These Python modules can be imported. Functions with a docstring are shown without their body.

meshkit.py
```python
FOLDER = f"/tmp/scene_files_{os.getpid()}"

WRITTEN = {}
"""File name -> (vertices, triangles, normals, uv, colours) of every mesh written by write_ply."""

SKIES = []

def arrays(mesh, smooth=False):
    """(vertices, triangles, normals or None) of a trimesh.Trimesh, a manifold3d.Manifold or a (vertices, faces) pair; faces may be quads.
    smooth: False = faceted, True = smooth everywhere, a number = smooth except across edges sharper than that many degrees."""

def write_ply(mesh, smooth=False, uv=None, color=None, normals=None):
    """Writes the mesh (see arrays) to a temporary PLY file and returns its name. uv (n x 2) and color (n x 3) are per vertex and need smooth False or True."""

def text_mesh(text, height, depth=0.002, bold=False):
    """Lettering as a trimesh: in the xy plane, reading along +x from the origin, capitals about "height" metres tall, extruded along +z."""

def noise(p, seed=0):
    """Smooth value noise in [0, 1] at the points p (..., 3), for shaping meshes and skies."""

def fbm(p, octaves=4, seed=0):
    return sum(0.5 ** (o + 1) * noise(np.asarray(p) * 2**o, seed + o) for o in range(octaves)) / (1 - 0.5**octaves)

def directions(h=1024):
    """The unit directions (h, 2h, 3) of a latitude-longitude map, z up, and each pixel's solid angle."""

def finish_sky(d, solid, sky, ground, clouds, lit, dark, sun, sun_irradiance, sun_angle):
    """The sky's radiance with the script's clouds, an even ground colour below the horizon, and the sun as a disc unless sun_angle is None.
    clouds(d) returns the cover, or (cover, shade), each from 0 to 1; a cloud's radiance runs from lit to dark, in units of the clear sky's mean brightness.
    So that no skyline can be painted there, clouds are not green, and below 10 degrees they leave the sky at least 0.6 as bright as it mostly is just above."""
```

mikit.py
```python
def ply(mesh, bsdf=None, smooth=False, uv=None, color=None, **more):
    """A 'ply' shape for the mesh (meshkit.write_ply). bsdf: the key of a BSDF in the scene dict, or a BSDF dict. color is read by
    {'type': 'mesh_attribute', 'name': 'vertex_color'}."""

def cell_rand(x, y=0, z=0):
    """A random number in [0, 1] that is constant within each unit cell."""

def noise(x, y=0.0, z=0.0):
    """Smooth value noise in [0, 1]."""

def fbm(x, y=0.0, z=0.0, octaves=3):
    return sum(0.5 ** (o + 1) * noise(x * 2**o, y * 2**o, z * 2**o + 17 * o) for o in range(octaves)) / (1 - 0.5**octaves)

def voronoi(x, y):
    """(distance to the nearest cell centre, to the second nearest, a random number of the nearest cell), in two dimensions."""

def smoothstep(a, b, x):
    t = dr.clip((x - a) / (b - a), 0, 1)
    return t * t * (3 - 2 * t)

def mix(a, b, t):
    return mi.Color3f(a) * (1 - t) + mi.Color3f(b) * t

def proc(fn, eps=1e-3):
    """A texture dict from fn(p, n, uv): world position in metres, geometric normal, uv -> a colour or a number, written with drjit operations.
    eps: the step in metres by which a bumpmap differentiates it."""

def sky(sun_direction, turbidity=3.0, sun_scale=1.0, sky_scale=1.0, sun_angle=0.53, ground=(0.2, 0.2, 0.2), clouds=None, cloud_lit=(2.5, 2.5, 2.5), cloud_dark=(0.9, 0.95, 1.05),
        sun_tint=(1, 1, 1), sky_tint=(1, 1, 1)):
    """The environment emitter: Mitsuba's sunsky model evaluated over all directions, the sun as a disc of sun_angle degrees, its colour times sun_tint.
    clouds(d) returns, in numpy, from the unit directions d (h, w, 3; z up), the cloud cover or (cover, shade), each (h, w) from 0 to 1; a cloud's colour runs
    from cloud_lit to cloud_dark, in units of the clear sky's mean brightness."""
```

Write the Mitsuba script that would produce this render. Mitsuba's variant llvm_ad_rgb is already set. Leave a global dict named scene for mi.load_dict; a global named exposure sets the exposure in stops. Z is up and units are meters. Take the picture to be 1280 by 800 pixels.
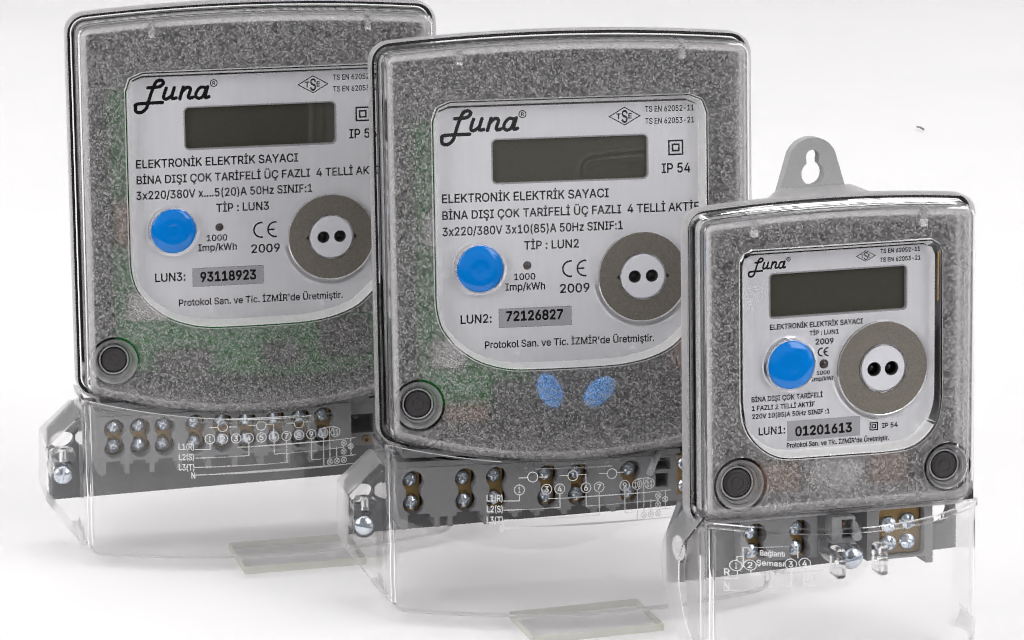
import math, random
import numpy as np, trimesh, manifold3d as m3
import mitsuba as mi, drjit as dr
import mikit, meshkit
from shapely.geometry import Polygon, LineString, Point, box as sbox
from shapely.ops import unary_union
from shapely import affinity

scene, labels = {'type': 'scene'}, {}
MM = 0.001
T = mi.ScalarTransform4f
GROUND = -11.0          # the cloth in the millimetre frame in which the meters were measured

# ------------------------------------------------------------------ camera
PITCH, ROLL, CAMH = 0.25747, -0.00329, 416.588
_f = np.array([0, math.cos(PITCH), -math.sin(PITCH)]); _r = np.array([1.0, 0, 0]); _u = np.array([0, math.sin(PITCH), math.cos(PITCH)])
_up = math.sin(ROLL) * _r + math.cos(ROLL) * _u
_o = np.array([0, 0, (CAMH - GROUND) * MM])
scene['camera'] = {'type': 'perspective', 'fov': math.degrees(2 * math.atan(640 / 4500.0)), 'fov_axis': 'x', 'near_clip': 0.05, 'far_clip': 60.0,
                   'to_world': T().look_at(origin=_o.tolist(), target=(_o + _f).tolist(), up=_up.tolist())}
exposure = 0.16

# ------------------------------------------------------------------ lamps: three studio softboxes round a white cloth
#            name, centre, aim, width, height, radiance, label
LAMPS = [('softbox', (0.0, 1.75, 1.75), (0.0, 1.75, 0.0), 3.2, 2.8, 0.77, 'large overhead softbox hanging flat above the white cloth, outside the frame'),
         ('softbox', (-1.3, 0.15, 0.95), (0.0, 1.25, 0.1), 1.1, 1.2, 4.2, 'upright softbox on the left of the camera, outside the frame'),
         ('softbox', (1.35, 0.2, 1.0), (0.0, 1.25, 0.1), 1.1, 1.2, 4.0, 'upright softbox on the right of the camera, outside the frame'),
         ('softbox', (-1.4, 1.65, 0.72), (0.0, 1.65, 0.70), 2.6, 1.35, 0.70, 'long glowing side panel standing left of the white cloth, outside the frame'),
         ('softbox', (1.45, 1.65, 0.72), (0.0, 1.65, 0.70), 2.6, 1.35, 0.70, 'long glowing side panel standing right of the white cloth, outside the frame')]

# ------------------------------------------------------------------ materials
def rgb(*c): return {'type': 'rgb', 'value': list(c) if len(c) > 1 else [c[0]] * 3}
def mat(name, d, two=True): scene[name] = {'type': 'twosided', 'bsdf': d} if two else d
def princ(c, rough, **k): return {'type': 'principled', 'base_color': rgb(*c) if isinstance(c, tuple) else c, 'roughness': rough, **k}

def cloth_color(p, n, uv):
    v = mikit.fbm(p.x * 9, p.y * 9, 0.0, 3) - 0.5
    return mi.Color3f(0.845, 0.835, 0.84) * (1 + 0.05 * v)
def cloth_weave(p, n, uv):
    a, b = p.x * 0.966 + p.y * 0.259, p.y * 0.966 - p.x * 0.259
    return dr.sin(a * 2 * dr.pi / 0.0011) * dr.sin(b * 2 * dr.pi / 0.0011)
mat('cloth_mat', {'type': 'bumpmap', 'scale': 0.00006, 'arbitrary': mikit.proc(cloth_weave, 1e-4), 'bsdf': {'type': 'diffuse', 'reflectance': mikit.proc(cloth_color)}})
mat('clear_plastic', {'type': 'dielectric', 'int_ior': 1.49, 'ext_ior': 1.0}, False)
mat('clear_pane', {'type': 'thindielectric', 'int_ior': 1.49}, False)
mat('hood_pane', {'type': 'thindielectric', 'int_ior': 1.49, 'specular_transmittance': rgb(0.94, 0.935, 0.935)}, False)
mat('acrylic_edge', {'type': 'principledthin', 'base_color': rgb(0.72, 0.72, 0.66), 'roughness': 0.2, 'spec_trans': 0.5, 'eta': 1.49, 'diff_trans': 1.0}, False)

# moulded spark texture of the covers: sparkling pits in clear plastic, each pit a facet of its own
def pits(p, n, uv):
    s = 1 / 0.00052
    a = mikit.cell_rand(p.x * s + 0.37 * p.y * s, p.z * s, p.y * s * 0.5)
    b = mikit.noise(p.x * 900, p.z * 900, p.y * 900)
    return dr.clip(0.05 + 0.47 * a * a * a + 0.22 * (b - 0.4), 0.0, 0.9)
mat('frosted_plastic', {'type': 'blendbsdf', 'weight': mikit.proc(pits),
    'a': {'type': 'principledthin', 'base_color': rgb(0.96, 0.95, 0.95), 'roughness': 0.37, 'spec_trans': 0.95, 'eta': 1.49, 'diff_trans': 1.0},
    'b': {'type': 'twosided', 'bsdf': {'type': 'diffuse', 'reflectance': rgb(0.60, 0.58, 0.585)}}}, False)

def pits_side(p, n, uv):
    s = 1 / 0.0006
    a = mikit.cell_rand(p.x * s + 0.37 * p.y * s, p.z * s, p.y * s * 0.5)
    return mi.Color3f(0.50, 0.49, 0.495) * (0.72 + 0.42 * a)
mat('frosted_side', {'type': 'diffuse', 'reflectance': mikit.proc(pits_side)})
mat('well_wall', {'type': 'principledthin', 'base_color': rgb(0.62, 0.61, 0.615), 'roughness': 0.25, 'spec_trans': 0.55, 'eta': 1.49, 'diff_trans': 0.8}, False)
mat('wing_wall', {'type': 'principledthin', 'base_color': rgb(0.93, 0.925, 0.925), 'roughness': 0.12, 'spec_trans': 0.78, 'eta': 1.49, 'diff_trans': 1.0}, False)
mat('rim_wall', {'type': 'principledthin', 'base_color': rgb(0.88, 0.87, 0.875), 'roughness': 0.25, 'spec_trans': 0.6, 'eta': 1.49, 'diff_trans': 1.0}, False)
mat('frosted_wall', {'type': 'principledthin', 'base_color': rgb(0.94, 0.935, 0.935), 'roughness': 0.35, 'spec_trans': 0.25, 'eta': 1.49, 'diff_trans': 0.8}, False)
def label_color(p, n, uv):
    v = mikit.noise(p.x * 900, p.z * 25, p.y * 900) - 0.5
    return mi.Color3f(0.645, 0.64, 0.665) * (1 + 0.05 * v)
mat('label_mat', princ(mikit.proc(label_color), 0.55, specular=0.2))
mat('print_black', {'type': 'diffuse', 'reflectance': rgb(0.014, 0.013, 0.014)})
mat('print_white', {'type': 'diffuse', 'reflectance': rgb(0.72, 0.72, 0.72)})
mat('sticker_grey', princ((0.36, 0.355, 0.375), 0.45))
mat('sticker_edge', princ((0.10, 0.10, 0.11), 0.5))
def lcd_color(p, n, uv):
    return mi.Color3f(0.064, 0.062, 0.049) * (0.93 + 0.14 * mikit.noise(p.x * 1500, p.z * 1500, p.y * 1500))
mat('lcd_mat', princ(mikit.proc(lcd_color), 0.3, specular=0.3))
mat('lcd_frame_mat', princ((0.30, 0.29, 0.30), 0.5))
mat('blue_plastic', princ((0.002, 0.18, 0.60), 0.09, specular=0.5))
def steel_color(p, n, uv):
    return mi.Color3f(0.21, 0.19, 0.165) * (0.8 + 0.4 * mikit.noise(p.x * 2600, p.z * 2600, p.y * 2600))
mat('steel_ring_mat', princ(mikit.proc(steel_color), 0.42, metallic=0.55))
mat('disc_grey', princ((0.58, 0.575, 0.61), 0.5))
mat('black_lens', princ((0.006, 0.006, 0.007), 0.12, specular=0.6))
mat('led_mat', princ((0.05, 0.035, 0.03), 0.2, specular=0.6))
def grey_of(c):
    def fn(p, n, uv): return mi.Color3f(*c) * (0.94 + 0.12 * mikit.noise(p.x * 2500, p.y * 2500, p.z * 2500))
    return mikit.proc(fn)
mat('base_grey', princ(grey_of((0.145, 0.145, 0.15)), 0.5))
mat('block_grey', princ(grey_of((0.215, 0.215, 0.22)), 0.45))
mat('hanger_grey', princ(grey_of((0.33, 0.33, 0.335)), 0.5))
mat('tab_grey', princ((0.33, 0.33, 0.34), 0.4))
mat('tab_white', princ((0.75, 0.75, 0.76), 0.4))
mat('gasket_black', princ((0.010, 0.010, 0.011), 0.45))
mat('screw_dark', princ((0.034, 0.031, 0.033), 0.42))
mat('pcb_green', princ((0.008, 0.17, 0.022), 0.4))
mat('capacitor_blue', princ((0.04, 0.34, 0.88), 0.3))
mat('component_dark', princ((0.03, 0.028, 0.028), 0.5))
mat('component_pale', princ((0.40, 0.39, 0.39), 0.5))
mat('component_brown', princ((0.16, 0.085, 0.05), 0.5))
mat('brass', princ((0.27, 0.18, 0.08), 0.42, metallic=0.8))
mat('wire_yellow', princ((0.75, 0.42, 0.04), 0.4))
mat('zinc', princ((0.68, 0.73, 0.79), 0.2, metallic=1.0))
mat('housing_black', {'type': 'diffuse', 'reflectance': rgb(0.03)})
mat('diffuser_white', {'type': 'diffuse', 'reflectance': rgb(0.7)})
mat('card_grey', {'type': 'diffuse', 'reflectance': rgb(0.30)})
mat('lint_grey', {'type': 'diffuse', 'reflectance': rgb(0.22)})

# ------------------------------------------------------------------ mesh helpers (millimetres, X right, Y back, Z up)
def geoms(p): return [g for g in getattr(p, 'geoms', [p]) if not g.is_empty and g.area > 1e-9]
def cs(poly):
    rings = []
    for g in geoms(poly):
        g = Polygon(g.exterior.coords, [h.coords for h in g.interiors])
        rings.append(np.array(g.exterior.coords)[:-1]); rings += [np.array(h.coords)[:-1] for h in g.interiors]
    return m3.CrossSection(rings, m3.FillRule.EvenOdd)
def ext(poly, y0, y1):
    """Solid of an XZ outline, from y0 (front) to y1 (back)."""
    return cs(poly).extrude(y1 - y0).rotate((90, 0, 0)).translate((0, y1, 0))
def plan(poly, z0, z1): return cs(poly).extrude(z1 - z0).translate((0, 0, z0))
def slab(poly, y):
    return ext(poly, y, y + 0.02)
def hull(*parts): return m3.Manifold.batch_hull(list(parts))
def union(parts): return m3.Manifold.batch_boolean(list(parts), m3.OpType.Add)
def bx(x0, x1, y0, y1, z0, z1): return m3.Manifold.cube((x1 - x0, y1 - y0, z1 - z0)).translate((x0, y0, z0))
def bevel_box(x0, x1, y0, y1, z0, z1, c=0.4):
    return hull(bx(x0 + c, x1 - c, y0, y1, z0 + c, z1 - c), bx(x0, x1, y0 + c, y1, z0 + c, z1 - c), bx(x0 + c, x1 - c, y0 + c, y1, z0, z1))
def disc(cx, cz, r, y0, y1, seg=48): return ext(Point(cx, cz).buffer(r, quad_segs=seg // 4), y0, y1)
def ring(cx, cz, r1, r0, y0, y1, seg=64): return ext(Point(cx, cz).buffer(r1, quad_segs=seg // 4).difference(Point(cx, cz).buffer(r0, quad_segs=seg // 4)), y0, y1)
def lathe(cx, cz, prof, seg=40):
    """Turned solid: prof is a list of (radius, y), front first; axis along Y."""
    return _lathe(cx, cz, prof, seg)
def _lathe(cx, cz, prof, seg):
    t = np.linspace(0, 2 * np.pi, seg, endpoint=False); v, f = [], []
    for r, y in prof: v += [[cx + r * math.cos(a), y, cz + r * math.sin(a)] for a in t]
    n = len(prof)
    for i in range(n - 1):
        for k in range(seg):
            a, b = i * seg + k, i * seg + (k + 1) % seg
            f += [[a, b, b + seg], [a, b + seg, a + seg]]
    v += [[cx, prof[0][1], cz], [cx, prof[-1][1], cz]]; c0, c1 = len(v) - 2, len(v) - 1
    for k in range(seg):
        f += [[c0, (k + 1) % seg, k], [c1, (n - 1) * seg + k, (n - 1) * seg + (k + 1) % seg]]
    m = trimesh.Trimesh(np.array(v), np.array(f), process=False)
    trimesh.repair.fix_normals(m)
    return m
def bead(cx, cz, R, r, y, a0, a1, n=40, k=10):
    """Round bar bent along an arc in the XZ plane."""
    v, f = [], []
    for i in range(n + 1):
        a = a0 + (a1 - a0) * i / n
        for j in range(k):
            b = 2 * math.pi * j / k
            v.append([cx + (R + r * math.cos(b)) * math.cos(a), y + r * math.sin(b), cz + (R + r * math.cos(b)) * math.sin(a)])
    for i in range(n):
        for j in range(k):
            p, q = i * k + j, i * k + (j + 1) % k
            f += [[p, q, q + k], [p, q + k, p + k]]
    for j in range(1, k - 1): f += [[0, j + 1, j], [n * k, n * k + j, n * k + j + 1]]
    m = trimesh.Trimesh(np.array(v), np.array(f), process=False); trimesh.repair.fix_normals(m)
    return m
def sheet(poly, y):
    """One-sided flat sheet facing the front."""
    ms = []
    for g in geoms(poly):
        v, f = trimesh.creation.triangulate_polygon(g, engine='earcut')
        ms.append(trimesh.Trimesh(np.c_[v[:, 0], np.full(len(v), y), v[:, 1]], f, process=False))
    m = trimesh.util.concatenate(ms)
    if m.face_normals[0][1] > 0: m.invert()
    return m
def verts(mesh):
    if hasattr(mesh, 'to_mesh'):
        q = mesh.to_mesh(); return np.array(q.vert_properties[:, :3], float), np.array(q.tri_verts)
    return np.array(mesh.vertices, float), np.array(mesh.faces)
def numbered(key):
    if key not in scene and not any(k.startswith(key + '__') for k in scene): return key
    n = 1
    while True:
        k = f'{key}_{n:03d}'
        if k not in scene and not any(q.startswith(k + '__') for q in scene): return k
        n += 1
def arc_pts(x0, x1, fn, n=48): return [(x, fn(x)) for x in np.linspace(x0, x1, n)]

class Meter:
    def __init__(self, yaw, x, y, tilt, label):
        self.key = numbered('electricity_meter'); self.label = label
        self.c, self.s, self.ct, self.st = math.cos(yaw), math.sin(yaw), math.cos(tilt), math.sin(tilt)
        self.x, self.y = x, y
        labels[self.key] = {'label': label, 'category': 'electricity meter', 'group': 'electricity meters standing on the white cloth'}
    def world(self, v):
        X, Y, Z = v[:, 0], v[:, 1], v[:, 2]
        Y, Z = Y * self.ct + Z * self.st, Z * self.ct - Y * self.st
        return np.c_[self.x + self.c * X - self.s * Y, self.y + self.s * X + self.c * Y, Z - GROUND] * MM
    def put(self, name, mesh, bsdf, smooth=30, label=None):
        """name: part or part__subpart; the last word is numbered when taken."""
        key = self.key + '__' + name
        if key in scene:
            n = 1
            while f'{key}_{n:03d}' in scene: n += 1
            key = f'{key}_{n:03d}'
        v, f = verts(mesh)
        scene[key] = mikit.ply(trimesh.Trimesh(self.world(v), f, process=False), bsdf, smooth)
        if label: labels[key] = {'label': label}
        return key[len(self.key) + 2:]

# ------------------------------------------------------------------ lettering
def fatten(m, d, depth):
    t = m.triangles[m.face_normals[:, 2] > 0.9][:, :, :2]
    p = unary_union([Polygon(q) for q in t]).buffer(d, quad_segs=3).simplify(d * 0.15)
    return trimesh.util.concatenate([trimesh.creation.extrude_polygon(g, depth, engine='earcut') for g in geoms(p)])
def letters(text, x0, x1, z, cap, y, bold=False, depth=0.02, warp=None, fat=0.03):
    """Flat print, standing in the XZ plane with its face at y; capitals cap tall, from x0 to x1."""
    m = meshkit.text_mesh(text, cap, depth, bold)
    if fat: m = fatten(m, fat * cap, depth)
    v = np.array(m.vertices); lo, hi = v[:, 0].min(), v[:, 0].max()
    if x1 is None: x1 = x0 + hi - lo
    v[:, 0] = x0 + (v[:, 0] - lo) * (x1 - x0) / (hi - lo)
    yy = y - v[:, 2] if warp is None else warp(v[:, 0]) - 0.03 - v[:, 2]
    return trimesh.Trimesh(np.c_[v[:, 0], yy, z + v[:, 1]], m.faces, process=False)
def flat(poly, y, depth=0.02): return ext(poly, y - depth, y)
def dense(pts, step=2.0):
    out = []
    for (a, b), (c, d) in zip(pts[:-1], pts[1:]):
        n = max(1, int(math.hypot(c - a, d - b) / step))
        out += [(a + (c - a) * i / n, b + (d - b) * i / n) for i in range(n)]
    return out + [pts[-1]]
def spline(pts, n=14):
    p = np.array([pts[0]] + list(pts) + [pts[-1]], float); out = []
    for i in range(1, len(p) - 2):
        for t in np.linspace(0, 1, n, endpoint=False):
            a, b, c, d = p[i - 1], p[i], p[i + 1], p[i + 2]
            out.append(0.5 * ((2 * b) + (c - a) * t + (2 * a - 5 * b + 4 * c - d) * t * t + (3 * b - a - 3 * c + d) * t ** 3))
    return [tuple(q) for q in out] + [pts[-1]]
def stroke(pts, w, smooth=True): return LineString(spline(pts) if smooth else pts).buffer(w / 2, quad_segs=6)
def script_logo():
    """The flowing maker's word on the label, as pen strokes."""
    L = [(-41.2, 163.5), (-38.7, 163.6), (-36.7, 163.9), (-35.5, 165.0), (-35.8, 165.9), (-36.7, 166.15), (-38.0, 165.7), (-39.0, 164.0), (-40.3, 160.8), (-41.15, 158.2), (-42.1, 155.8), (-44.0, 154.5), (-45.7, 154.9), (-45.9, 156.5), (-44.9, 157.7), (-36.0, 157.9)]
    s = [stroke(L, 1.25)]
    s += [stroke([(-34.5, 163.1), (-35.5, 160.0), (-34.6, 159.1), (-32.6, 160.2)], 1.25), stroke([(-31.5, 163.2), (-32.5, 160.0), (-32.1, 159.2), (-30.9, 159.4)], 1.25)]
    s += [stroke([(-28.2, 163.3), (-29.6, 159.0)], 1.25, False), stroke([(-29.0, 161.3), (-26.9, 163.1), (-25.6, 162.5), (-26.4, 159.8), (-25.9, 159.1), (-24.7, 159.4)], 1.25)]
    s += [stroke([(-19.8, 162.7), (-21.7, 163.0), (-23.2, 161.6), (-23.7, 159.9), (-22.7, 158.9), (-21.1, 159.6), (-19.8, 162.4)], 1.2), stroke([(-19.2, 163.1), (-20.2, 159.8), (-19.9, 159.1), (-18.8, 159.4)], 1.25)]
    return unary_union(s)
def lozenge(cx, cz, hw, hh, w):
    o = Polygon([(cx - hw, cz), (cx, cz - hh), (cx + hw, cz), (cx, cz + hh)])
    return o.difference(o.buffer(-w, join_style='mitre'))
def double_square(x0, x1, z0, z1, w):
    o = sbox(x0, z0, x1, z1); d = (x1 - x0) * 0.235
    i = o.buffer(-d, join_style='mitre')
    return unary_union([o.difference(o.buffer(-w, join_style='mitre')), i.difference(i.buffer(-w, join_style='mitre'))])
def ce_mark(cx, cz, r, gap, w):
    def c(x, bar):
        a = np.radians(np.linspace(78, 282, 26))
        g = [LineString([(x + r * math.cos(t), cz + r * math.sin(t)) for t in a]).buffer(w / 2, cap_style='flat')]
        if bar: g.append(LineString([(x - r, cz), (x - r * 0.08, cz)]).buffer(w / 2, cap_style='flat'))
        return unary_union(g)
    return unary_union([c(cx, False), c(cx + gap, True)])
def round_rect(x0, x1, z0, z1, r): return sbox(x0 + r, z0 + r, x1 - r, z1 - r).buffer(r, quad_segs=8)

# ------------------------------------------------------------------ common parts of the meters
def cross_screw(m, part, cx, cz, y, r, ang, bsdf='zinc', slot=False):
    """Pan head with a driver recess, its face at y."""
    head = m3.Manifold.hull(union([disc(cx, cz, r, y + 1.5, y + 3.2, 32), disc(cx, cz, r * 0.88, y + 0.75, y + 1.5, 32), disc(cx, cz, r * 0.62, y + 0.22, y + 0.75, 32), disc(cx, cz, r * 0.25, y, y + 0.5, 32)]))
    w = r * (0.30 if not slot else 0.26)
    bars = [0] if slot else [0, 90]
    for b in bars:
        l = r * 1.4 if slot else r * 0.74
        c = bx(-l, l, y - 0.5, y + 1.9, -w / 2, w / 2).rotate((0, ang + b, 0)).translate((cx, 0, cz))
        head = head - c
    if not slot: head = head - disc(cx, cz, r * 0.27, y - .5, y + 1.5, 12)
    return m.put(part, head, bsdf, 25)

def make_cover(m, outline, window, y_back, wells, frost_inset=0.25, clear_right=999):
    """Clear upper cover: rounded shell, flange, frosted front with a clear recessed window."""
    o = lambda d: outline.buffer(d, quad_segs=10)
    outer = hull(slab(o(-1.5), -6.0), slab(o(-0.75), -5.6), slab(o(-0.25), -4.8), slab(o(0), -3.6), slab(o(0.35), y_back - 0.02))
    inner = hull(slab(o(-3.0), -4.2), slab(o(-1.9), -2.6), slab(o(-1.7), y_back + 1))
    shell = outer - inner - ext(o(-frost_inset - 1.2), -8, -3)
    m.put('upper_cover', shell, 'clear_plastic', 40)
    m.put('upper_cover__flange', ext(o(2.7).difference(o(2.05)), y_back - 3.0, y_back + 3.0), 'rim_wall', 40)
    hole = window.buffer(0.1)
    for (cx, cz, r) in wells: hole = hole.union(Point(cx, cz).buffer(r, quad_segs=16))
    m.put('upper_cover__front_panel', sheet(o(-frost_inset - 1.15).difference(hole), -5.75), 'frosted_plastic', False, 'finely pitted, frosted front of the clear cover')
    rim = hull(slab(window.buffer(-0.3), -6.7), slab(window.buffer(0.05), -6.3), slab(window.buffer(0.05), -5.72)) - ext(window.buffer(-0.75), -7, -5)
    m.put('upper_cover__window_rim', rim, 'clear_plastic', 40)
    n = 240; ringp = window.buffer(-0.7, quad_segs=10).exterior
    q = np.array([ringp.interpolate(i / n, normalized=True).coords[0] for i in range(n)])
    t = np.roll(q, -1, 0) - np.roll(q, 1, 0); t /= np.linalg.norm(t, axis=1, keepdims=True)
    nn = np.c_[-t[:, 1], t[:, 0]]
    if ringp.is_ccw is False: nn = -nn
    vv = np.vstack([np.c_[q[:, 0], np.full(n, -6.2), q[:, 1]], np.c_[q[:, 0] + 1.65 * nn[:, 0], np.full(n, -0.92), q[:, 1] + 1.65 * nn[:, 1]]])
    ff = [[i, (i + 1) % n, n + (i + 1) % n] for i in range(n)] + [[i, n + (i + 1) % n, n + i] for i in range(n)]
    wall = trimesh.Trimesh(vv, ff, process=False); right = wall.triangles_center[:, 0] > clear_right
    m.put('upper_cover__window_wall', wall.submesh([np.nonzero(~right)[0]], append=True), 'frosted_wall', 40)
    if right.any(): m.put('upper_cover__window_wall', wall.submesh([np.nonzero(right)[0]], append=True), 'clear_pane', 40)
    m.put('upper_cover__window_pane', sheet(window.buffer(-2.35), -0.9), 'clear_pane', False)
    m.put('gasket', ext(o(2.0).difference(o(0.8)), y_back - 0.2, y_back + 1.2), 'gasket_black', False)
    lin = hull(slab(o(-3.6), -4.0), slab(o(-2.2), -2.2), slab(o(-1.85), y_back - 0.3))
    lin = lin - hull(slab(o(-3.8), -3.8), slab(o(-2.4), -2.0), slab(o(-2.05), y_back + 0.3)) - ext(o(-3.9), -8, -2)
    m.put('upper_cover__frosted_side', lin, 'frosted_side', 40)

def lathe_m(cx, cz, prof, seg=16):
    h = lathe(cx, cz, prof, seg)
    return m3.Manifold(m3.Mesh(np.array(h.vertices, np.float32), np.array(h.faces, np.uint32)))
def cover_well(m, cx, cz, r0, r1, yd):
    """Clear screw well through the cover with its dark screw."""
    tube = lambda a, b, y0, y1: ring(cx, cz, a, b, y0, y1)
    m.put('upper_cover__screw_well', union([tube(r1, r1 - 1.0, -6.5, -5.3), tube(r0 + 0.6, r0 - 0.1, -5.6, -4.6)]), 'clear_plastic', 40)
    n = 48; t = np.linspace(0, 2 * np.pi, n, endpoint=False); prof = [(r1 - 0.9, -5.7), (r0 + 0.5, -5.0), (r0 - 0.2, -4.4), (r0 - 0.9, yd + 2.6), (r0 - 2.2, yd + 3.0)]
    vv = np.vstack([np.c_[cx + r * np.cos(t), np.full(n, y), cz + r * np.sin(t)] for r, y in prof])
    ff = [[i * n + k, i * n + (k + 1) % n, (i + 1) * n + (k + 1) % n] for i in range(len(prof) - 1) for k in range(n)] + [[i * n + k, (i + 1) * n + (k + 1) % n, (i + 1) * n + k] for i in range(len(prof) - 1) for k in range(n)]
    m.put('upper_cover__screw_well', trimesh.Trimesh(vv, ff, process=False), 'well_wall', 40)
    head = lathe(cx, cz, [(r0 - 3.2, yd), (r0 - 2.4, yd + 0.15), (r0 - 2.0, yd + 0.6), (r0 - 1.9, yd + 3.5)])
    hm = m3.Manifold(m3.Mesh(np.array(head.vertices, np.float32), np.array(head.faces, np.uint32)))
    for b in (-1, 1): hm = hm + lathe_m(cx + b * r0 * .12, cz + .3, [(.1, yd - .25), (.5, yd - .2), (.65, yd + .2)])
    for rr in (0.30, 0.55): hm = hm - ring(cx, cz, r0 * rr + 0.16, r0 * rr, yd - 1, yd + 0.3, 40)
    m.put('cover_screw', hm, 'screw_dark', 25)
    m.put('cover_screw__collar', ring(cx, cz, r0 - 1.1, r0 - 1.6, yd + 0.4, yd + 2.5), 'tab_grey', 30)

def push_button(m, cx, cz, r):
    prof = [(r * 0.08, -2.9), (r * 0.30, -2.85), (r * 0.34, -3.05), (r * 0.62, -3.1), (r * 0.9, -2.7), (r * 0.98, -2.2), (r, -1.5), (r, -0.95)]
    m.put('push_button', lathe(cx, cz, prof, 64), 'blue_plastic', 35)
    t = ring(cx, cz, r + 0.95, r + 0.12, -2.6, -0.95)
    m.put('push_button__rim', hull(disc(cx, cz, r + 1.15, -1.4, -0.95, 64), disc(cx, cz, r + 0.8, -2.7, -2.6, 64)) - disc(cx, cz, r + 0.14, -4, 0, 64), 'clear_plastic', 40)

def optical_port(m, cx, cz, R, r, holes, hr, notch):
    m.put('optical_port__steel_ring', ring(cx, cz, R - 0.1, r + 0.5, -1.5, -0.95, 96), 'steel_ring_mat', 30)
    m.put('optical_port__guide_rim', bead(cx, cz, R + 1.1, 0.75, -1.6, math.radians(187), math.radians(353), 60), 'clear_plastic', True)
    m.put('optical_port__guide_rim', ring(cx, cz, R + 0.35, R, -1.9, -0.95, 96), 'clear_plastic', 40)
    d = hull(disc(cx, cz, r - 0.2, -1.6, -0.95, 64), disc(cx, cz, r - 0.5, -1.9, -1.6, 64)) - ring(cx, cz, r - 1.15, r - 1.5, -2.5, -1.72)
    for h in holes: d = d - disc(h[0], h[1], hr, -4, 0)
    m.put('optical_port', d, 'disc_grey', 30)
    m.put('optical_port__disc_rim', ring(cx, cz, r + 0.4, r - 0.1, -2.1, -0.95, 64), 'clear_plastic', 40)
    for h in holes:
        m.put('optical_port__socket', ring(h[0], h[1], hr - 0.01, hr - 0.25, -1.5, 5, 40), 'component_dark', 30)
        m.put('optical_port__lens', lathe(h[0], h[1], [(0.2, 0.6), (hr * 0.5, 0.85), (hr * 0.8, 1.5), (hr - 0.3, 2.4), (hr - 0.3, 4.0)], 32), 'black_lens', 40)
    if notch:
        for s in (-1, 1):
            x = cx + s * (r + 0.4)
            m.put('optical_port__notch', ext(Polygon([(x, cz - 0.9), (x + s * 1.1, cz), (x, cz + 0.9)]), -1.9, -1.52), 'clear_plastic', False)

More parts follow.
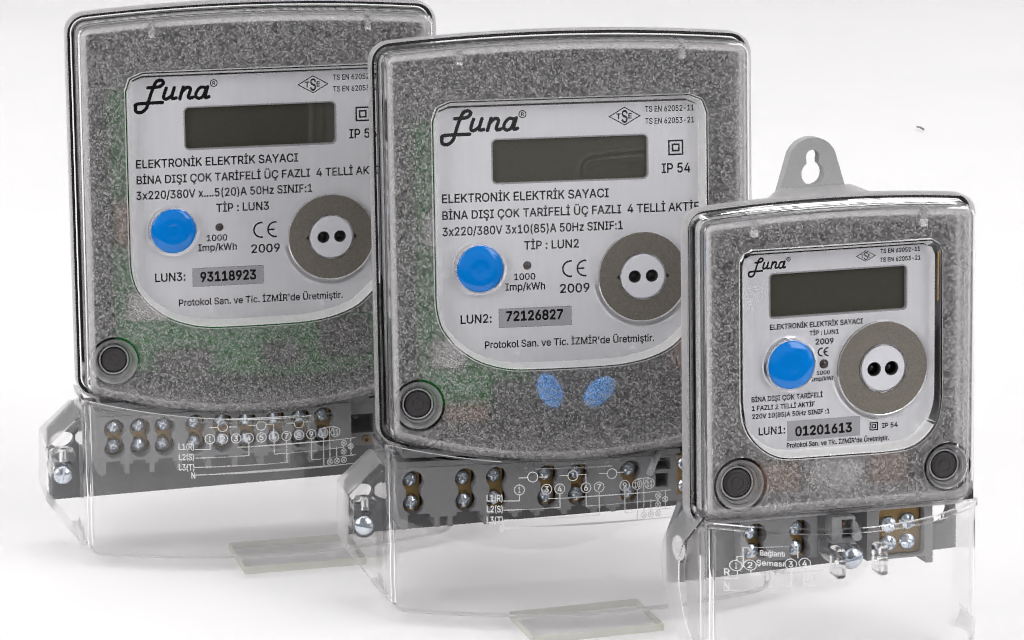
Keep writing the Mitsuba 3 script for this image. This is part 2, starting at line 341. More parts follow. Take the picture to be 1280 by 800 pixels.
def label_plate(m, plate, lcd, lcd_r, led, sockets, sr):
    hole = round_rect(*lcd, lcd_r)
    cut = hole.buffer(0.5).union(Point(led[0], led[1]).buffer(led[2] + 0.05))
    for q in sockets: cut = cut.union(Point(*q).buffer(sr, quad_segs=10))
    plate = plate.union(affinity.translate(plate, -1.2, -0.1))
    m.put('label', ext(plate.difference(cut), 0.0, 0.7), 'label_mat', False)
    m.put('label__display_frame', ext(hole.buffer(0.47).difference(hole), -0.15, 2.4), 'lcd_frame_mat', False)
    m.put('label__display', ext(hole.buffer(0.3), 1.5, 2.4), 'lcd_mat', False, 'dark olive grey liquid crystal display, switched off')
    m.put('label__pulse_lamp', lathe(led[0], led[1], [(0.1, -0.55), (led[2] * 0.5, -0.45), (led[2] * 0.85, -0.05), (led[2], 0.5), (led[2], 1.5)], 28), 'led_mat', 40)
def sticker(m, x0, x1, z0, z1, rim=True):
    if rim: m.put('label__serial_sticker', flat(sbox(x0 - 0.12, z0 - 0.12, x1 + 0.12, z1 + 0.12), -0.004, 0.03), 'sticker_edge', False)
    m.put('label__serial_sticker', flat(sbox(x0, z0, x1, z1), -0.036, 0.03), 'sticker_grey', False)
def say(m, rows):
    for text, x0, x1, z, cap, bold in rows:
        y = -0.075 if bold else -0.004
        m.put('label__lettering', letters(text, x0, x1, z, cap, y, bool(bold), fat=0.03 if cap > 1.95 else 0.05), 'print_black', False)

def terminal_screws(m, cols, zt, zb, y, rng, r=2.75):
    for x in cols:
        m.put('terminal_block__brass_bar', bevel_box(x - 3.0, x + 3.8, y + 5.2, y + 8, zb - 3.6, zt + 3.6), 'brass', False)
        for z in (zt, zb): cross_screw(m, 'terminal_block__terminal_screw', x + rng.uniform(-.25, .25), z + rng.uniform(-.2, .2), y + 2.1 + rng.uniform(-.4, .4), r, rng.uniform(0, 90))
def obround(x, zt, zb, r, bar): return unary_union([Point(x, zt).buffer(r, quad_segs=8), Point(x, zb).buffer(r, quad_segs=8), sbox(x - bar, zb, x + bar, zt)])

def skin(solid, yb, x_in=None):
    """The upright walls of a solid as one sheet: without its back, top and foot."""
    v, f = verts(solid); t = trimesh.Trimesh(v, f, process=False)
    n, c = t.face_normals, t.triangles_center
    keep = (np.abs(n[:, 2]) < 0.75) & ~((np.abs(n[:, 1]) > 0.9) & (c[:, 1] > yb))
    if x_in is not None: keep = (np.abs(n[:, 1]) < 0.5) & (np.abs(c[:, 0]) > x_in)
    return t.submesh([np.nonzero(keep)[0]], append=True)
def terminal_cover(m, front, hw, cx, lip, y_back, zbot, corner):
    """Clear hood over the terminals: bowed front, open at the back and below."""
    pts = [(cx - hw, y_back + 4)] + [(x, front(x)) for x in np.linspace(cx - hw, cx + hw, 61)] + [(cx + hw, y_back + 4)]
    p = Polygon(pts).buffer(-6, quad_segs=12).buffer(6, quad_segs=12)
    body = plan(p.intersection(sbox(-200, -100, 200, y_back)), zbot - 20, 70)
    elev = Polygon([(cx - hw - 1, zbot + corner)] + [(cx - hw - 1 + corner * (1 - math.cos(a)), zbot + corner * (1 - math.sin(a))) for a in np.linspace(0, math.pi / 2, 9)]
                   + [(cx + hw + 1 - corner * (1 - math.sin(a)), zbot + corner * (1 - math.cos(a))) for a in np.linspace(0, math.pi / 2, 9)]
                   + arc_pts(cx + hw + 1, cx - hw - 1, lip, 61))
    body = body ^ ext(elev.buffer(0), -80, 80)
    # rolled lip along the upper edge
    band = p.buffer(0.7, quad_segs=12).difference(p.buffer(-1.2, quad_segs=12)).intersection(sbox(-200, -100, 200, y_back - 8))
    el = Polygon(arc_pts(cx - hw - 2, cx + hw + 2, lambda x: lip(x) + 0.9, 61) + arc_pts(cx + hw + 2, cx - hw - 2, lambda x: lip(x) - 0.7, 61))
    m.put('terminal_cover__lip', plan(band, -10, 80) ^ ext(el, -80, 80), 'clear_plastic', 35)
    # foot cut level with the table
    lo = m3.Manifold.cube((400, 400, 60)).translate((-200, -200, -60)).rotate((math.degrees(math.atan2(m.st, m.ct)), 0, 0))
    body = body - lo.translate((0, 0, zbot / m.ct))
    for s in (-1, 1):
        x = cx + s * (hw - 2.2)
        m.put('terminal_cover__corner_rib', m3.Manifold.cylinder(float(lip(x)) - zbot - 0.32 * corner - 0.8, 1.1, 1.1, 24).translate((x, float(front(x)) + 1.35, zbot + 0.32 * corner + float(front(x)) * m.st / m.ct + 0.3)), 'clear_plastic', 40)
    m.put('terminal_cover', skin(body, y_back - 0.05), 'hood_pane', 35)
    rail = p.buffer(0.25, quad_segs=12).difference(p.buffer(-1.4, quad_segs=12)).intersection(sbox(-200, -100, 200, 12))
    edge = elev.buffer(0).difference(elev.buffer(0).buffer(-0.9)).buffer(0).intersection(sbox(-200, zbot - 1, 200, zbot + corner + 0.5))
    m.put('terminal_cover__lower_edge', (plan(rail, zbot - 3, zbot + 30) ^ ext(edge, -80, 80)).refine_to_length(6.0).warp(lambda q: (q[0], q[1], q[2] + min(q[1], 0) * m.st / m.ct)), 'rim_wall', 35)

def print_on(m, front, polys):
    for p in polys: m.put('terminal_cover__wiring_print', p, 'print_white', False)
def warp_print(poly, front):
    ms = []
    for g in geoms(poly):
        g = g.segmentize(2.0)
        q = trimesh.creation.extrude_polygon(g, 0.02, engine='earcut')
        v = np.array(q.vertices)
        ms.append(trimesh.Trimesh(np.c_[v[:, 0], front(v[:, 0]) - 0.03 - v[:, 2], v[:, 1]], q.faces, process=False))
    return trimesh.util.concatenate(ms)
def pen(pts, w=0.28): return LineString(dense(pts)).buffer(w / 2, cap_style='square', join_style='mitre')
def hoop(x, z, r, w=0.28): return Point(x, z).buffer(r + w / 2, quad_segs=10).difference(Point(x, z).buffer(r - w / 2, quad_segs=10))

# ------------------------------------------------------------------ the three-phase meter
TOP3 = lambda x: 190.9 - 2.5 * ((x + 1.4) / 60) ** 2
BOT3 = lambda x: 39.5 + 11.2 * ((x + 1.4) / 66) ** 2
OUT3 = Polygon(arc_pts(-67.4, 64.6, TOP3) + arc_pts(64.6, -67.4, BOT3)).buffer(-5).buffer(5, quad_segs=10)
def bottom_curve(pts): return spline(pts, 8)
PLATE3 = Polygon(bottom_curve([(-47, 100), (-46.6, 95.5), (-45.2, 90.6), (-43, 87.3), (-40.2, 84.0), (-34.4, 79.8), (-28.6, 77.4), (-22.3, 76.0), (-15.5, 75.6), (-5, 75.55), (4.1, 75.6), (15.2, 75.9), (22.3, 76.8), (28.5, 78.4), (34.5, 81.2), (40.4, 86.6), (43.2, 89.4), (45.6, 93), (46.8, 97), (47, 100)])
                 + [(47, 162.5), (45.8, 165.9), (42.4, 167.3), (-42.4, 167.3), (-45.8, 165.9), (-47, 162.5)]).buffer(0)
WIN3 = affinity.translate(PLATE3.buffer(2.7, quad_segs=10), -0.9, 0.45)
FRONT3 = lambda x: -(12 + 17 * (1 - np.minimum(1, (x / 70) ** 2)))
LIP3 = lambda x: 42.6 + 6.6 * (x / 68) ** 2

def three_phase(pose, label, cols, texts, serial, cfg):
    m = Meter(*pose, label); rng = random.Random(cfg['seed']); yb = 8.0
    # back tub, lower plate with ears
    o = OUT3.buffer(-3.2)
    tub = ext(o, 4, 26) - ext(o.buffer(-2), 3, 23.5)
    m.put('base', tub, 'base_grey', False)
    zb = cfg['base_bottom']
    plate = Polygon([(-80, zb[0]), (80, zb[1]), (80, 31), (69, 42), (-69, 42), (-80, 31)])
    for s in (-1, 1):
        plate = plate.difference(affinity.translate(affinity.rotate(affinity.scale(Point(0, 0).buffer(1, quad_segs=10), 4.4, 3.3), -18 * s), s * 74.6, 27.0))
    m.put('base__back_plate', ext(plate, 21, 25) + bx(-63, 63, 19, 25, 38, 50), 'base_grey', False)
    m.put('base__partition', bx(-62, 62, -1, 20, 43.2, 46.0), 'base_grey', False)
    make_cover(m, OUT3, WIN3, yb, [(-56.8, 62.9, 9.3), (54.4, 62.9, 9.3)])
    for cx in (-56.8, 54.4): cover_well(m, cx, 62.9, 6.6, 9.4, -3.4)
    for x in (-39.9, 39.8):
        m.put('upper_cover__snap_tab', bevel_box(x - 1.1, x + 1.1, -5.4, -2.5, 184.0, 188.4, .2), 'tab_grey', False)
        m.put('upper_cover__snap_tab', bevel_box(x - 1.0, x + 1.1, -5.5, -3, 182.6, 183.9, .2), 'tab_white', False)
    # electronics behind the frosted front
    bd = 9.0
    m.put('circuit_board', ext(cfg['board'], bd, bd + 1.6), 'pcb_green', False)
    comp = cfg['parts']
    for x0, x1, y0, z0, z1, mt in comp: m.put('circuit_board__component', bevel_box(x0, x1, y0, bd - 0.02, z0, z1), mt, False)
    for cx, cz, a in cfg['caps']:
        e = m3.Manifold.sphere(1, 40).scale((4.3, 2.0, 6.7)).rotate((0, a, 0)).translate((cx, -2.9, cz))
        m.put('circuit_board__capacitor', e, 'capacitor_blue', True, 'bright blue disc component showing through the frosted front')
    # label and what stands on it
    label_plate(m, PLATE3, (-27.9, 27.9, 140.2, 155.5), 1.6, (-16.05, 110.4, 1.45), [(22.6, 105.05), (28.85, 105.15)], 2.3)
    m.put('label__logo', flat(script_logo(), -0.004), 'print_black', False, 'flowing black brush script word')
    m.put('label__logo', flat(hoop(-16.95, 164.35, 1.25, 0.34), -0.004), 'print_black', False)
    m.put('label__lettering', letters('R', -17.5, -16.4, 163.7, 1.3, -0.004, True), 'print_black', False)
    m.put('label__certification_mark', flat(lozenge(19.85, 162.45, 5.9, 3.35, 0.36), -0.004), 'print_black', False, 'black lozenge outline round three letters')
    say(m, [('T', 16.85, 18.5, 161.5, 1.9, 0), ('S', 18.75, 20.95, 160.2, 4.3, 0), ('E', 21.15, 22.5, 161.6, 1.8, 0)])
    m.put('label__class_mark', flat(double_square(35.55, 41.1, 147.9, 153.4, 0.6), -0.004), 'print_black', False, 'black square within a square')
    m.put('label__conformity_mark', flat(ce_mark(-0.45, 108.65, 2.75, 5.25, 0.6), -0.004), 'print_black', False)
    sticker(m, *serial)
    say(m, texts)
    for px, pz in ((-20.0, 79.3), (22.0, 79.6), (-44, 164.8)): m.put('upper_cover__locating_pip', lathe(px, pz, [(0.1, -1.35), (0.45, -1.25), (0.6, -0.95), (0.6, -0.92)], 16), 'clear_plastic', True)
    push_button(m, -33.3, 110.05, 8.35)
    optical_port(m, 25.65, 105.0, 16.0, 8.1, [(22.6, 105.05), (28.85, 105.15)], 2.28, True)
    # terminal block
    by, top, bot, (zt, zl) = 4.0, cfg['block_top'], cfg['block_bottom'], cfg['rows']
    prof = [(-63.5, bot - 4.5), (-61.5, bot - 5.5), (-60.5, bot - 2.5), (-59, bot)]
    blk = sbox(-63.5, bot, 52 if cfg['post'] else 33, top)
    blk = blk.union(Polygon([(-63.5, bot), (-63.5, bot - 4), (-61.8, bot - 5.6), (-60.2, bot - 4.8), (-60, bot)]))
    for x in cfg['fins']:
        blk = blk.union(sbox(x - 2.4, bot - 1.3, x + 2.4, bot + .5)).union(sbox(x - 0.9, bot - (5.0 if x < -25 or not cfg['post'] else 2.8), x + 0.9, bot + .5))
    for x in cols: blk = blk.difference(obround(x + .4, zt, zl, 3.9, 2.7))
    if cfg['post']: blk = blk.difference(sbox(30.6, 27, 35.4, 32)).difference(sbox(30.6, 33.4, 36.2, 37.8))
    wells = ext(blk, by, 20.9)
    m.put('terminal_block', wells, 'block_grey', 25)
    m.put('terminal_block__top_ledge', bx(-63.5, 40, by + .4, 20.9, top + .02, top + 2.2), 'block_grey', False)
    m.put('terminal_block__well_floor', bx(-62, 33, 16.5, 20, zl - 3, zt + 3.5), 'block_grey', False)
    terminal_screws(m, cols, zt, zl, by + 1.0, rng)
    if cfg['post']:
        # round post in a dark pocket, then the neutral terminal at the right end
        p = m3.Manifold.cylinder(14, 1.25, 1.25, 24).rotate((90, 0, 0)).rotate((20, 0, -25)).translate((31.5, by, 39.5))
        m.put('terminal_block__post', p, 'tab_grey', 40)
        m.put('terminal_block__brass_bar', bevel_box(38.3, 48, by - .6, by + 3, 24, 39), 'brass', False)
        for z in (35.5, 27.5): cross_screw(m, 'terminal_block__terminal_screw', 41.3, z, by - 2.6, 2.9, rng.uniform(0, 90))
    else:
        m.put('terminal_block__end_pocket', ext(sbox(28.5, bot - 1, 44, top).difference(sbox(30, bot + 4, 42.5, top - 6)), by + 5, 20.8), 'block_grey', False)
        m.put('terminal_block__pocket_screw', lathe(36, bot + 10, [(.3, by + 8), (1.3, by + 8.2), (1.9, by + 9), (1.9, by + 16)], 24), 'screw_dark', 40)
        m.put('terminal_block__eyelet', ring(39.5, bot + 1.5, 1.5, .8, by + 3.5, by + 5, 24), 'brass', 30)
    # hood, wings, seal
    terminal_cover(m, FRONT3, 70.0, 0.0, LIP3, 20.0, -8.0, 7.0)
    for s in (-1, 1):
        w = Polygon([(s * 69.9, 45.5), (s * 83.6, 33.2), (s * 84.2, 13.2), (s * 69.9, -7.0)]).buffer(-1.5).buffer(1.5)
        ch = skin(ext(w, -13, 17) - bx(-69.95, 69.95, -50, 50, -50, 80), 0, 70.0)
        rim = ext(w.buffer(0.4).difference(w.buffer(-1.7)), -14.6, -13.05) - bx(-70.6, 70.6, -50, 50, -50, 80)
        m.put('terminal_cover__wing', ch, 'wing_wall', 35)
        m.put('terminal_cover__wing_rim', rim, 'clear_plastic', 35)
        lug = ext(affinity.scale(Point(s * 77.2, 29).buffer(1, quad_segs=10), 4.6, 2.0), -10.5, -2) + bx(s * 77.2 - 4.6, s * 77.2 + 4.6, -10.5, -2, 27.2, 29)
        lug = lug - m3.Manifold.cylinder(30, 1.3, 1.3, 20).translate((s * 77.2, -6.5, 15))
        m.put('terminal_cover__seal_lug', lug, 'clear_plastic', 35)
        cross_screw(m, 'seal_screw', s * 77.0, 20.2, -5.5, 3.4, {1: 14, 2: 104}[cfg['seed']], 'zinc', True)
        m.put('seal_screw__shank', disc(s * 77.0, 20.2, 1.9, -2.9, 20.9, 24), 'zinc', 30)
        m.put('seal_screw__sleeve', ring(s * 77.0, 20.2, 4.6, 3.7, -3.0, 12, 40), 'clear_plastic', 40)
    # white wiring diagram printed on the hood
    dz = cfg['print_dz']; P = lambda *q: pen([(a, b + dz) for a, b in q]); W = 0.34; pr = []
    pr += [P((-30.4, 31), (-25, 31), (-25, 33.1)), P((-30.4, 27.7), (-10.9, 28.2), (-10.9, 33.1)), P((-30.5, 24.2), (3.1, 24.8), (3.1, 33.1)), P((-30.4, 21.3), (29.3, 22.2))]
    pr += [P((-14.9, 31.5), (29.4, 31.9)), P((-1.6, 33.1), (-1.6, 28.3), (24.7, 28.7)), P((12.4, 33.1), (12.4, 25.1), (29.4, 25.4)), P((17, 33.1), (17, 22.3)), P((19.4, 36.6), (19.4, 24.9)), P((22, 29), (22, 24.9)), P((27.5, 32), (27.5, 25.2)), P((24.75, 29.1), (24.75, 28.3))]
    pr += [P((-19.1, 42.3), (7.7, 42.3)), P((-25, 39.2), (-22.2, 39.2)), P((-17.9, 39.3), (-15.2, 39.3)), P((-10.8, 39.6), (-7.8, 39.6)), P((-4.2, 39.7), (-1.6, 39.7), (-1.6, 36.8)), P((3.2, 39.7), (6.0, 39.6)), P((9.5, 39.7), (12, 39.7)), P((17.2, 37), (21.5, 37))]
    nums = {1: -25, 2: -20.3, 3: -15.5, 4: -10.9, 5: -6.2, 6: -1.6, 7: 3.1, 8: 7.8, 9: 12.4, 10: 17, 11: 21.6}
    for k, x in nums.items():
        if k in cfg['numbers']: pr.append(hoop(x, 34.9 + dz, 1.75))
        if k in (2, 5, 8): pr.append(hoop(x, 39.4 + dz, 1.75))
    for x, z in ((24.8, 30.3), (27.4, 28.8), (24.7, 27.1), (19.3, 23.7), (22, 23.8), (24.7, 23.9)):
        z += dz; pr += [hoop(x, z, 1.0, 0.26), LineString([(x - .68, z - .68), (x + .68, z + .68)]).buffer(.13), LineString([(x - .68, z + .68), (x + .68, z - .68)]).buffer(.13)]
    print_on(m, FRONT3, [warp_print(p, FRONT3) for p in pr])
    rows = [('L1(R)', -36.3, -30.8, 30.9), ('L2(S)', -36.3, -30.8, 27.0), ('L3(T)', -36.4, -30.8, 23.1), ('N', -32.0, -30.6, 19.9)]
    for t, a, b, z in rows: m.put('terminal_cover__wiring_print', letters(t, a, b, z + dz, 2.3, 0, False, 0.02, FRONT3), 'print_white', False)
    for k in cfg['numbers']:
        w = 0.75 if k < 10 else 1.05
        if k == 1: w = .35
        m.put('terminal_cover__wiring_print', letters(str(k), nums[k] - w, nums[k] + w, 33.85 + dz, 2.1, 0, False, 0.02, FRONT3), 'print_white', False)
    return m

COMMON = [('TS EN 62052-11', 27.3, 45.1, 163.7, 2.0, 0), ('TS EN 62053-21', 27.3, 45.1, 159.4, 2.0, 0), ('IP 54', 33.15, 43.65, 141.7, 3.35, 0),
          ('ELEKTRONİK ELEKTRİK SAYACI', -46.3, 13.85, 133.8, 3.05, 0), ('BİNA DIŞI ÇOK TARİFELİ ÜÇ FAZLI  4 TELLİ AKTİF', -46.3, 46.7, 127.9, 2.95, 0),
          ('1000', -20.9, -13.2, 105.35, 2.25, 0), ('Imp/kWh', -24.1, -9.7, 101.7, 2.55, 0), ('2009', -4.35, 6.45, 100.1, 3.1, 0),
          ("Protokol San. ve Tic. İZMİR'de Üretmiştir.", -31.8, 29.86, 81.25, 2.5, 0)]
meter_mid = three_phase((0.18157, 23.209, 1232.791, 0.1053), 'middle three-phase electricity meter whose label bears serial number 72126827',
    [-58.3, -39.3, -28.0, -9.4, 1.8, 21.0],
    COMMON + [('3x220/380V 3x10(85)A 50Hz SINIF:1', -46.3, 18.8, 122.1, 2.95, 0), ('TİP : LUN2', -17.1, 2.7, 116.15, 2.95, 0), ('LUN2:', -40.4, -29.2, 90.5, 3.05, 0), ('72126827', -24.0, -3.35, 90.8, 3.35, 1)],
    (-26.5, -0.4, 88.5, 95.15),
    dict(seed=1, base_bottom=(12.0, 17.5), block_top=38.5, block_bottom=21.6, rows=(33.5, 25.3), fins=(-49.5, -38.8 - 6, -31.5, -21, -13, -3, 8, 15), post=True, print_dz=0.0, numbers=(1, 3, 4, 6, 7, 9, 10, 11),
         parts=[(-52, -45, 4, 118, 128, 'component_pale'), (-50, -38, 3, 74, 84, 'component_pale'), (-46, -30, 5, 54, 60, 'component_brown'), (16, 34, 4, 57, 70, 'component_dark'), (-28, -16, 5, 56, 68, 'component_dark'), (38, 50, 4, 70, 84, 'component_brown'), (-30, 30, 5, 171, 175, 'component_dark')],
         board=Polygon([(-54.5, 162), (-54.5, 60), (-14, 57), (-14, 72), (-34, 84), (-44, 94), (-44, 162)]), caps=[(-9.0, 65.4, -24), (8.9, 64.3, 50)]))
meter_left = three_phase((0.22144, -91.978, 1296.825, 0.0308), 'rear left three-phase electricity meter whose label bears serial number 93118923',
    [-57.0, -47.4, -38.2, -26.5, -16.3, -7.0, 3.8, 13.3, 22.1],
    COMMON + [('3x220/380V x....5(20)A 50Hz SINIF:1', -46.5, 19.0, 122.1, 3.0, 0), ('TİP : LUN3', -17.1, 2.65, 116.2, 3.0, 0), ('LUN3:', -40.4, -29.1, 90.9, 3.1, 0), ('93118923', -23.6, -2.7, 90.2, 3.45, 1)],
    (-26.35, 0.0, 88.4, 95.2),
    dict(seed=2, base_bottom=(4.0, 8.0), block_top=39.5, block_bottom=22.2, rows=(34.4, 27.0), fins=(-52.2, -42.8, -32.5, -21.5, -11.5, -1.5, 8.5, 17.5), post=False, print_dz=1.9, numbers=tuple(range(1, 12)),
         parts=[(-50, -36, 2, 76, 86, 'component_pale'), (-54, -48, 4, 104, 120, 'component_brown'), (-40, -20, 3, 56, 63, 'component_dark'), (0, 14, 4, 56, 63, 'component_dark'), (22, 40, 4, 58, 72, 'component_dark'), (-30, 30, 5, 171, 175, 'component_dark')],
         board=Polygon([(-54.5, 162), (-54.5, 56), (18, 50), (48, 54), (48, 74), (-30, 74), (-44, 92), (-44, 162)]), caps=[]))

# ------------------------------------------------------------------ the single-phase meter
def single_phase():
    m = Meter(0.275, 111.679, 1161.489, 0.07208, 'small single-phase electricity meter in front on the right with keyhole hanger on top')
    rng = random.Random(5); yb = 5.0; C = 0.65; B = -1.3
    top = lambda x: 148.7 - 1.9 * ((x - B) / 45) ** 2
    out = Polygon(arc_pts(B - 48.8, B + 48.8, top) + [(B + 48.8, 44.6), (B - 48.8, 44.6)]).buffer(-4).buffer(4, quad_segs=10)
    plate = Polygon(bottom_curve([(-32.75, 84), (-32.2, 79.5), (-31.3, 75.0), (-28.7, 70.8), (-25.1, 67.6), (-22.3, 66.1), (-18, 65.2), (-8, 65.1), (6.4, 65.2), (14.8, 65.3), (21.5, 65.9), (27.2, 67.6), (31.0, 70.6), (33.6, 75.2), (34.7, 80), (34.9, 84)]) + [(34.9, 129.7), (33.7, 132.3), (30.6, 133.3), (-29.6, 133.3), (-32.0, 132.2), (-32.75, 129.8)]).buffer(0)
    win = Polygon(bottom_curve([(-35.2, 84), (-34.6, 78), (-32.4, 72.3), (-28.4, 67.6), (-23.4, 64.3), (-18, 63.0), (-8, 62.8), (6.4, 62.7), (15.9, 62.6), (25, 63.3), (31.1, 66.4), (35.6, 72), (37.1, 79), (37.2, 84)]) + [(37.1, 130.3), (35.8, 133.4), (33.0, 135.2), (-30.5, 135.2), (-33.6, 134.1), (-35.2, 131.2)]).buffer(0)
    win = affinity.translate(win, -2.1, 1.1)
    o = affinity.translate(out.buffer(-4.6), 1.6, -0.6)
    m.put('base', ext(o, 4, 26) - ext(o.buffer(-2), 3, 23.5), 'base_grey', False)
    pl = Polygon([(-54, 18.5), (50.5, 22.2), (50.5, 46), (-50, 46), (-54, 36)])
    for x, z, a in ((-50.4, 30.0, 15), (44.0, 35.5, -28)):
        pl = pl.difference(affinity.translate(affinity.rotate(affinity.scale(Point(0, 0).buffer(1, quad_segs=10), 2.6 if x < 0 else 3.6, 5.0), a), x, z))
    m.put('base__back_plate', ext(pl, 18, 22), 'base_grey', False)
    key = unary_union([Point(C, 155.4).buffer(4.1, quad_segs=12), Point(C, 161.2).buffer(2.45, quad_segs=12), sbox(C - 2.3, 155.4, C + 2.3, 161.2)])
    hang = Polygon([(C - 13.5, 138), (C - 12.6, 147.5), (C - 9.3, 158.6)] + [(C + 8.7 * math.cos(a), 159.6 + 8.2 * math.sin(a)) for a in np.linspace(math.pi * .95, math.pi * .05, 17)] + [(C + 9.3, 158.6), (C + 12.6, 147.5), (C + 13.5, 138)])
    m.put('hanger', ext(hang.difference(key), 26.1, 30.5), 'hanger_grey', 30, 'grey hanging tab with a keyhole opening')
    m.put('upper_cover__hanger_shroud', ext(Polygon([(C - 17, 147.6), (C - 13, 151), (C + 13.5, 151.2), (C + 19, 147.6)]), 9.0, 25.5) - ext(Polygon([(C - 15, 147.5), (C - 12, 149.6), (C + 12.4, 149.8), (C + 17, 147.5)]), 8, 26.2), 'rim_wall', 30)
    make_cover(m, out, win, yb, [(-37.2, 56.9, 9.3), (37.2, 57.3, 8.5)], clear_right=31.8)
    cover_well(m, -37.2, 56.9, 6.8, 9.4, -3.4); cover_well(m, 37.2, 57.3, 6.5, 8.6, -3.4)
    m.put('upper_cover__moulding_pip', lathe(-40.8, 67.9, [(.2, -6.3), (1.2, -6.2), (1.7, -5.9), (1.7, -5.7)], 24), 'clear_plastic', True)
    for x in (-31.4, 28.7):
        m.put('upper_cover__snap_tab', bevel_box(x - 1.1, x + 1.1, -5.4, -2.5, 142.9, 146.4, .2), 'tab_grey', False)
        m.put('upper_cover__snap_tab', bevel_box(x - 1.2, x + 1.2, -5.5, -3, 140.3, 142.8, .2), 'tab_white', False)
    m.put('gasket', ext(Polygon([(47.0, 45.2), (43.3, 45.2), (47.0, 48.6)]), -5.5, -3.6), 'gasket_black', False)
    m.put('circuit_board', bx(-43, 36, 11, 12.6, 52, 140), 'component_dark', False)
    for x0, x1, y0, z0, z1, mt in [(-30, -12, 5, 50, 60, 'component_brown'), (-8, 12, 6, 48, 60, 'component_pale'), (14, 27, 5, 50, 61, 'component_brown'), (-43, -37, 6, 70, 90, 'component_dark')]:
        m.put('circuit_board__component', bevel_box(x0, x1, y0, 10.9, z0, z1), mt, False)
    wire = trimesh.creation.cylinder(radius=0.3, segment=[(37.4, 3.5, 113), (37.6, 3.5, 130)], sections=12)
    m.put('circuit_board__wire', wire, 'wire_yellow', True, 'thin orange yellow wire at the right edge of the window')
    label_plate(m, plate, (-24.25, 24.25, 111.8, 126.45), 1.2, (-5.2, 94.75, 1.55), [(12.25, 92.0), (18.5, 91.95)], 2.55)
    lg = affinity.affine_transform(script_logo(), [0.475, 0, 0, 0.515, -18.55 + 0.475 * 18.2, 132.5 - 0.515 * 166.8])
    m.put('label__logo', flat(lg, -0.004), 'print_black', False, 'flowing black brush script word')
    m.put('label__logo', flat(hoop(-17.75, 131.3, 0.66, 0.24), -0.004), 'print_black', False)
    m.put('label__certification_mark', flat(lozenge(9.8, 130.65, 3.65, 1.95, 0.26), -0.004), 'print_black', False, 'black lozenge outline round three letters')
    say(m, [('R', -18.02, -17.45, 130.95, 0.75, 0), ('T', 8.0, 9.0, 130.05, 1.15, 0), ('S', 9.1, 10.5, 129.4, 2.5, 0), ('E', 10.6, 11.4, 130.1, 1.1, 0)])
    m.put('label__class_mark', flat(double_square(11.25, 14.3, 70.55, 73.4, 0.4), -0.004), 'print_black', False, 'black square within a square')
    m.put('label__conformity_mark', flat(ce_mark(-5.9, 98.9, 1.3, 2.1, 0.5), -0.004), 'print_black', False)
    sticker(m, -18.4, 7.8, 69.15, 76.05, False)
    say(m, [('TS EN 62052-11', 14.95, 29.3, 131.25, 1.4, 0), ('TS EN 62053-21', 14.75, 29.5, 128.25, 1.45, 0), ('ELEKTRONİK ELEKTRİK SAYACI', -24.4, 8.8, 107.7, 1.72, 0), ('TİP : LUN1', -10.4, 0.2, 104.85, 1.5, 0), ('2009', -8.2, -1.7, 101.6, 1.88, 0),
            ('1000', -7.8, -3.0, 91.15, 1.3, 0), ('Imp/kWh', -9.6, -1.3, 89.1, 1.4, 0), ('BİNA DIŞI ÇOK TARİFELİ', -31.0, -5.6, 83.45, 1.68, 0), ('1 FAZLI 2 TELLİ AKTİF', -30.9, -8.4, 80.5, 1.58, 0), ('220V 10(85)A 50Hz SINIF :1', -30.8, -3.1, 77.7, 1.58, 0),
            ('LUN1:', -28.5, -19.0, 71.95, 2.6, 0), ('01201613', -15.5, 4.9, 70.75, 3.1, 1), ("Protokol San. ve Tic. İZMİR'de Üretmiştir.", -18.5, 18.3, 66.85, 1.6, 0), ('IP 54', 15.7, 21.5, 71.15, 1.62, 0)])
    for px, pz in ((-25.5, 70.4), (28.3, 71.0), (-31.5, 131.3), (32.0, 131.2)): m.put('upper_cover__locating_pip', lathe(px, pz, [(0.1, -1.35), (0.45, -1.25), (0.6, -0.95), (0.6, -0.92)], 16), 'clear_plastic', True)
    push_button(m, -17.5, 95.6, 8.3)
    optical_port(m, 15.5, 92.15, 16.0, 8.0, [(12.25, 92.0), (18.5, 91.95)], 2.5, False)
    # terminal block
    by = 4.0
    blk = sbox(-33, 27, -6, 46).union(sbox(-46.5, 24, -33, 46)).union(sbox(12, 24, 36, 46)).union(sbox(33.5, 21.5, 36, 46))
    for x in (-28.6, -12.7): blk = blk.difference(obround(x + .5, 36.6, 29.9, 3.9, 2.8))
    blk = blk.difference(round_rect(16.4, 33, 24.6, 42, 2.5))
    m.put('terminal_block', ext(blk.difference(sbox(-46.6, 20, -33.6, 50)), by, 17.9), 'block_grey', 25)
    m.put('terminal_block__step', bx(-46.5, -33.7, by + 6, 17.9, 24, 46), 'base_grey', False)
    m.put('terminal_block__well_floor', bx(-34, -8, 15.5, 17.5, 26, 41), 'block_grey', False)
    m.put('terminal_block__brass_bar', bevel_box(16.6, 32.8, by + 3.2, 17, 24.8, 41.8), 'brass', False)
    terminal_screws(m, (-28.6, -12.7), 36.6, 29.9, by + 1.0, rng)
    for x, z in ((20.6, 35.6), (27.6, 36.3), (20.6, 28.9), (27.6, 29.1)): cross_screw(m, 'terminal_block__terminal_screw', x, z, by + .8, 3.05, rng.uniform(0, 90))
    # relay box and post between the terminals
    rel = bevel_box(-3.2, 5.2, -3, by - .02, 32.5, 42) - bx(0.2, 4.2, -4, 1.5, 34.3, 41)
    m.put('terminal_block__link_box', rel, 'block_grey', False)
    m.put('terminal_block__link_contact', bevel_box(0.8, 2.4, -1, 1.4, 38.2, 40.2), 'component_brown', False)
    m.put('terminal_block__post', m3.Manifold.cylinder(9, 1.6, 1.6, 24).rotate((90, 0, 0)).rotate((12, 0, -12)).translate((7.0, by, 37.0)), 'tab_grey', 40)
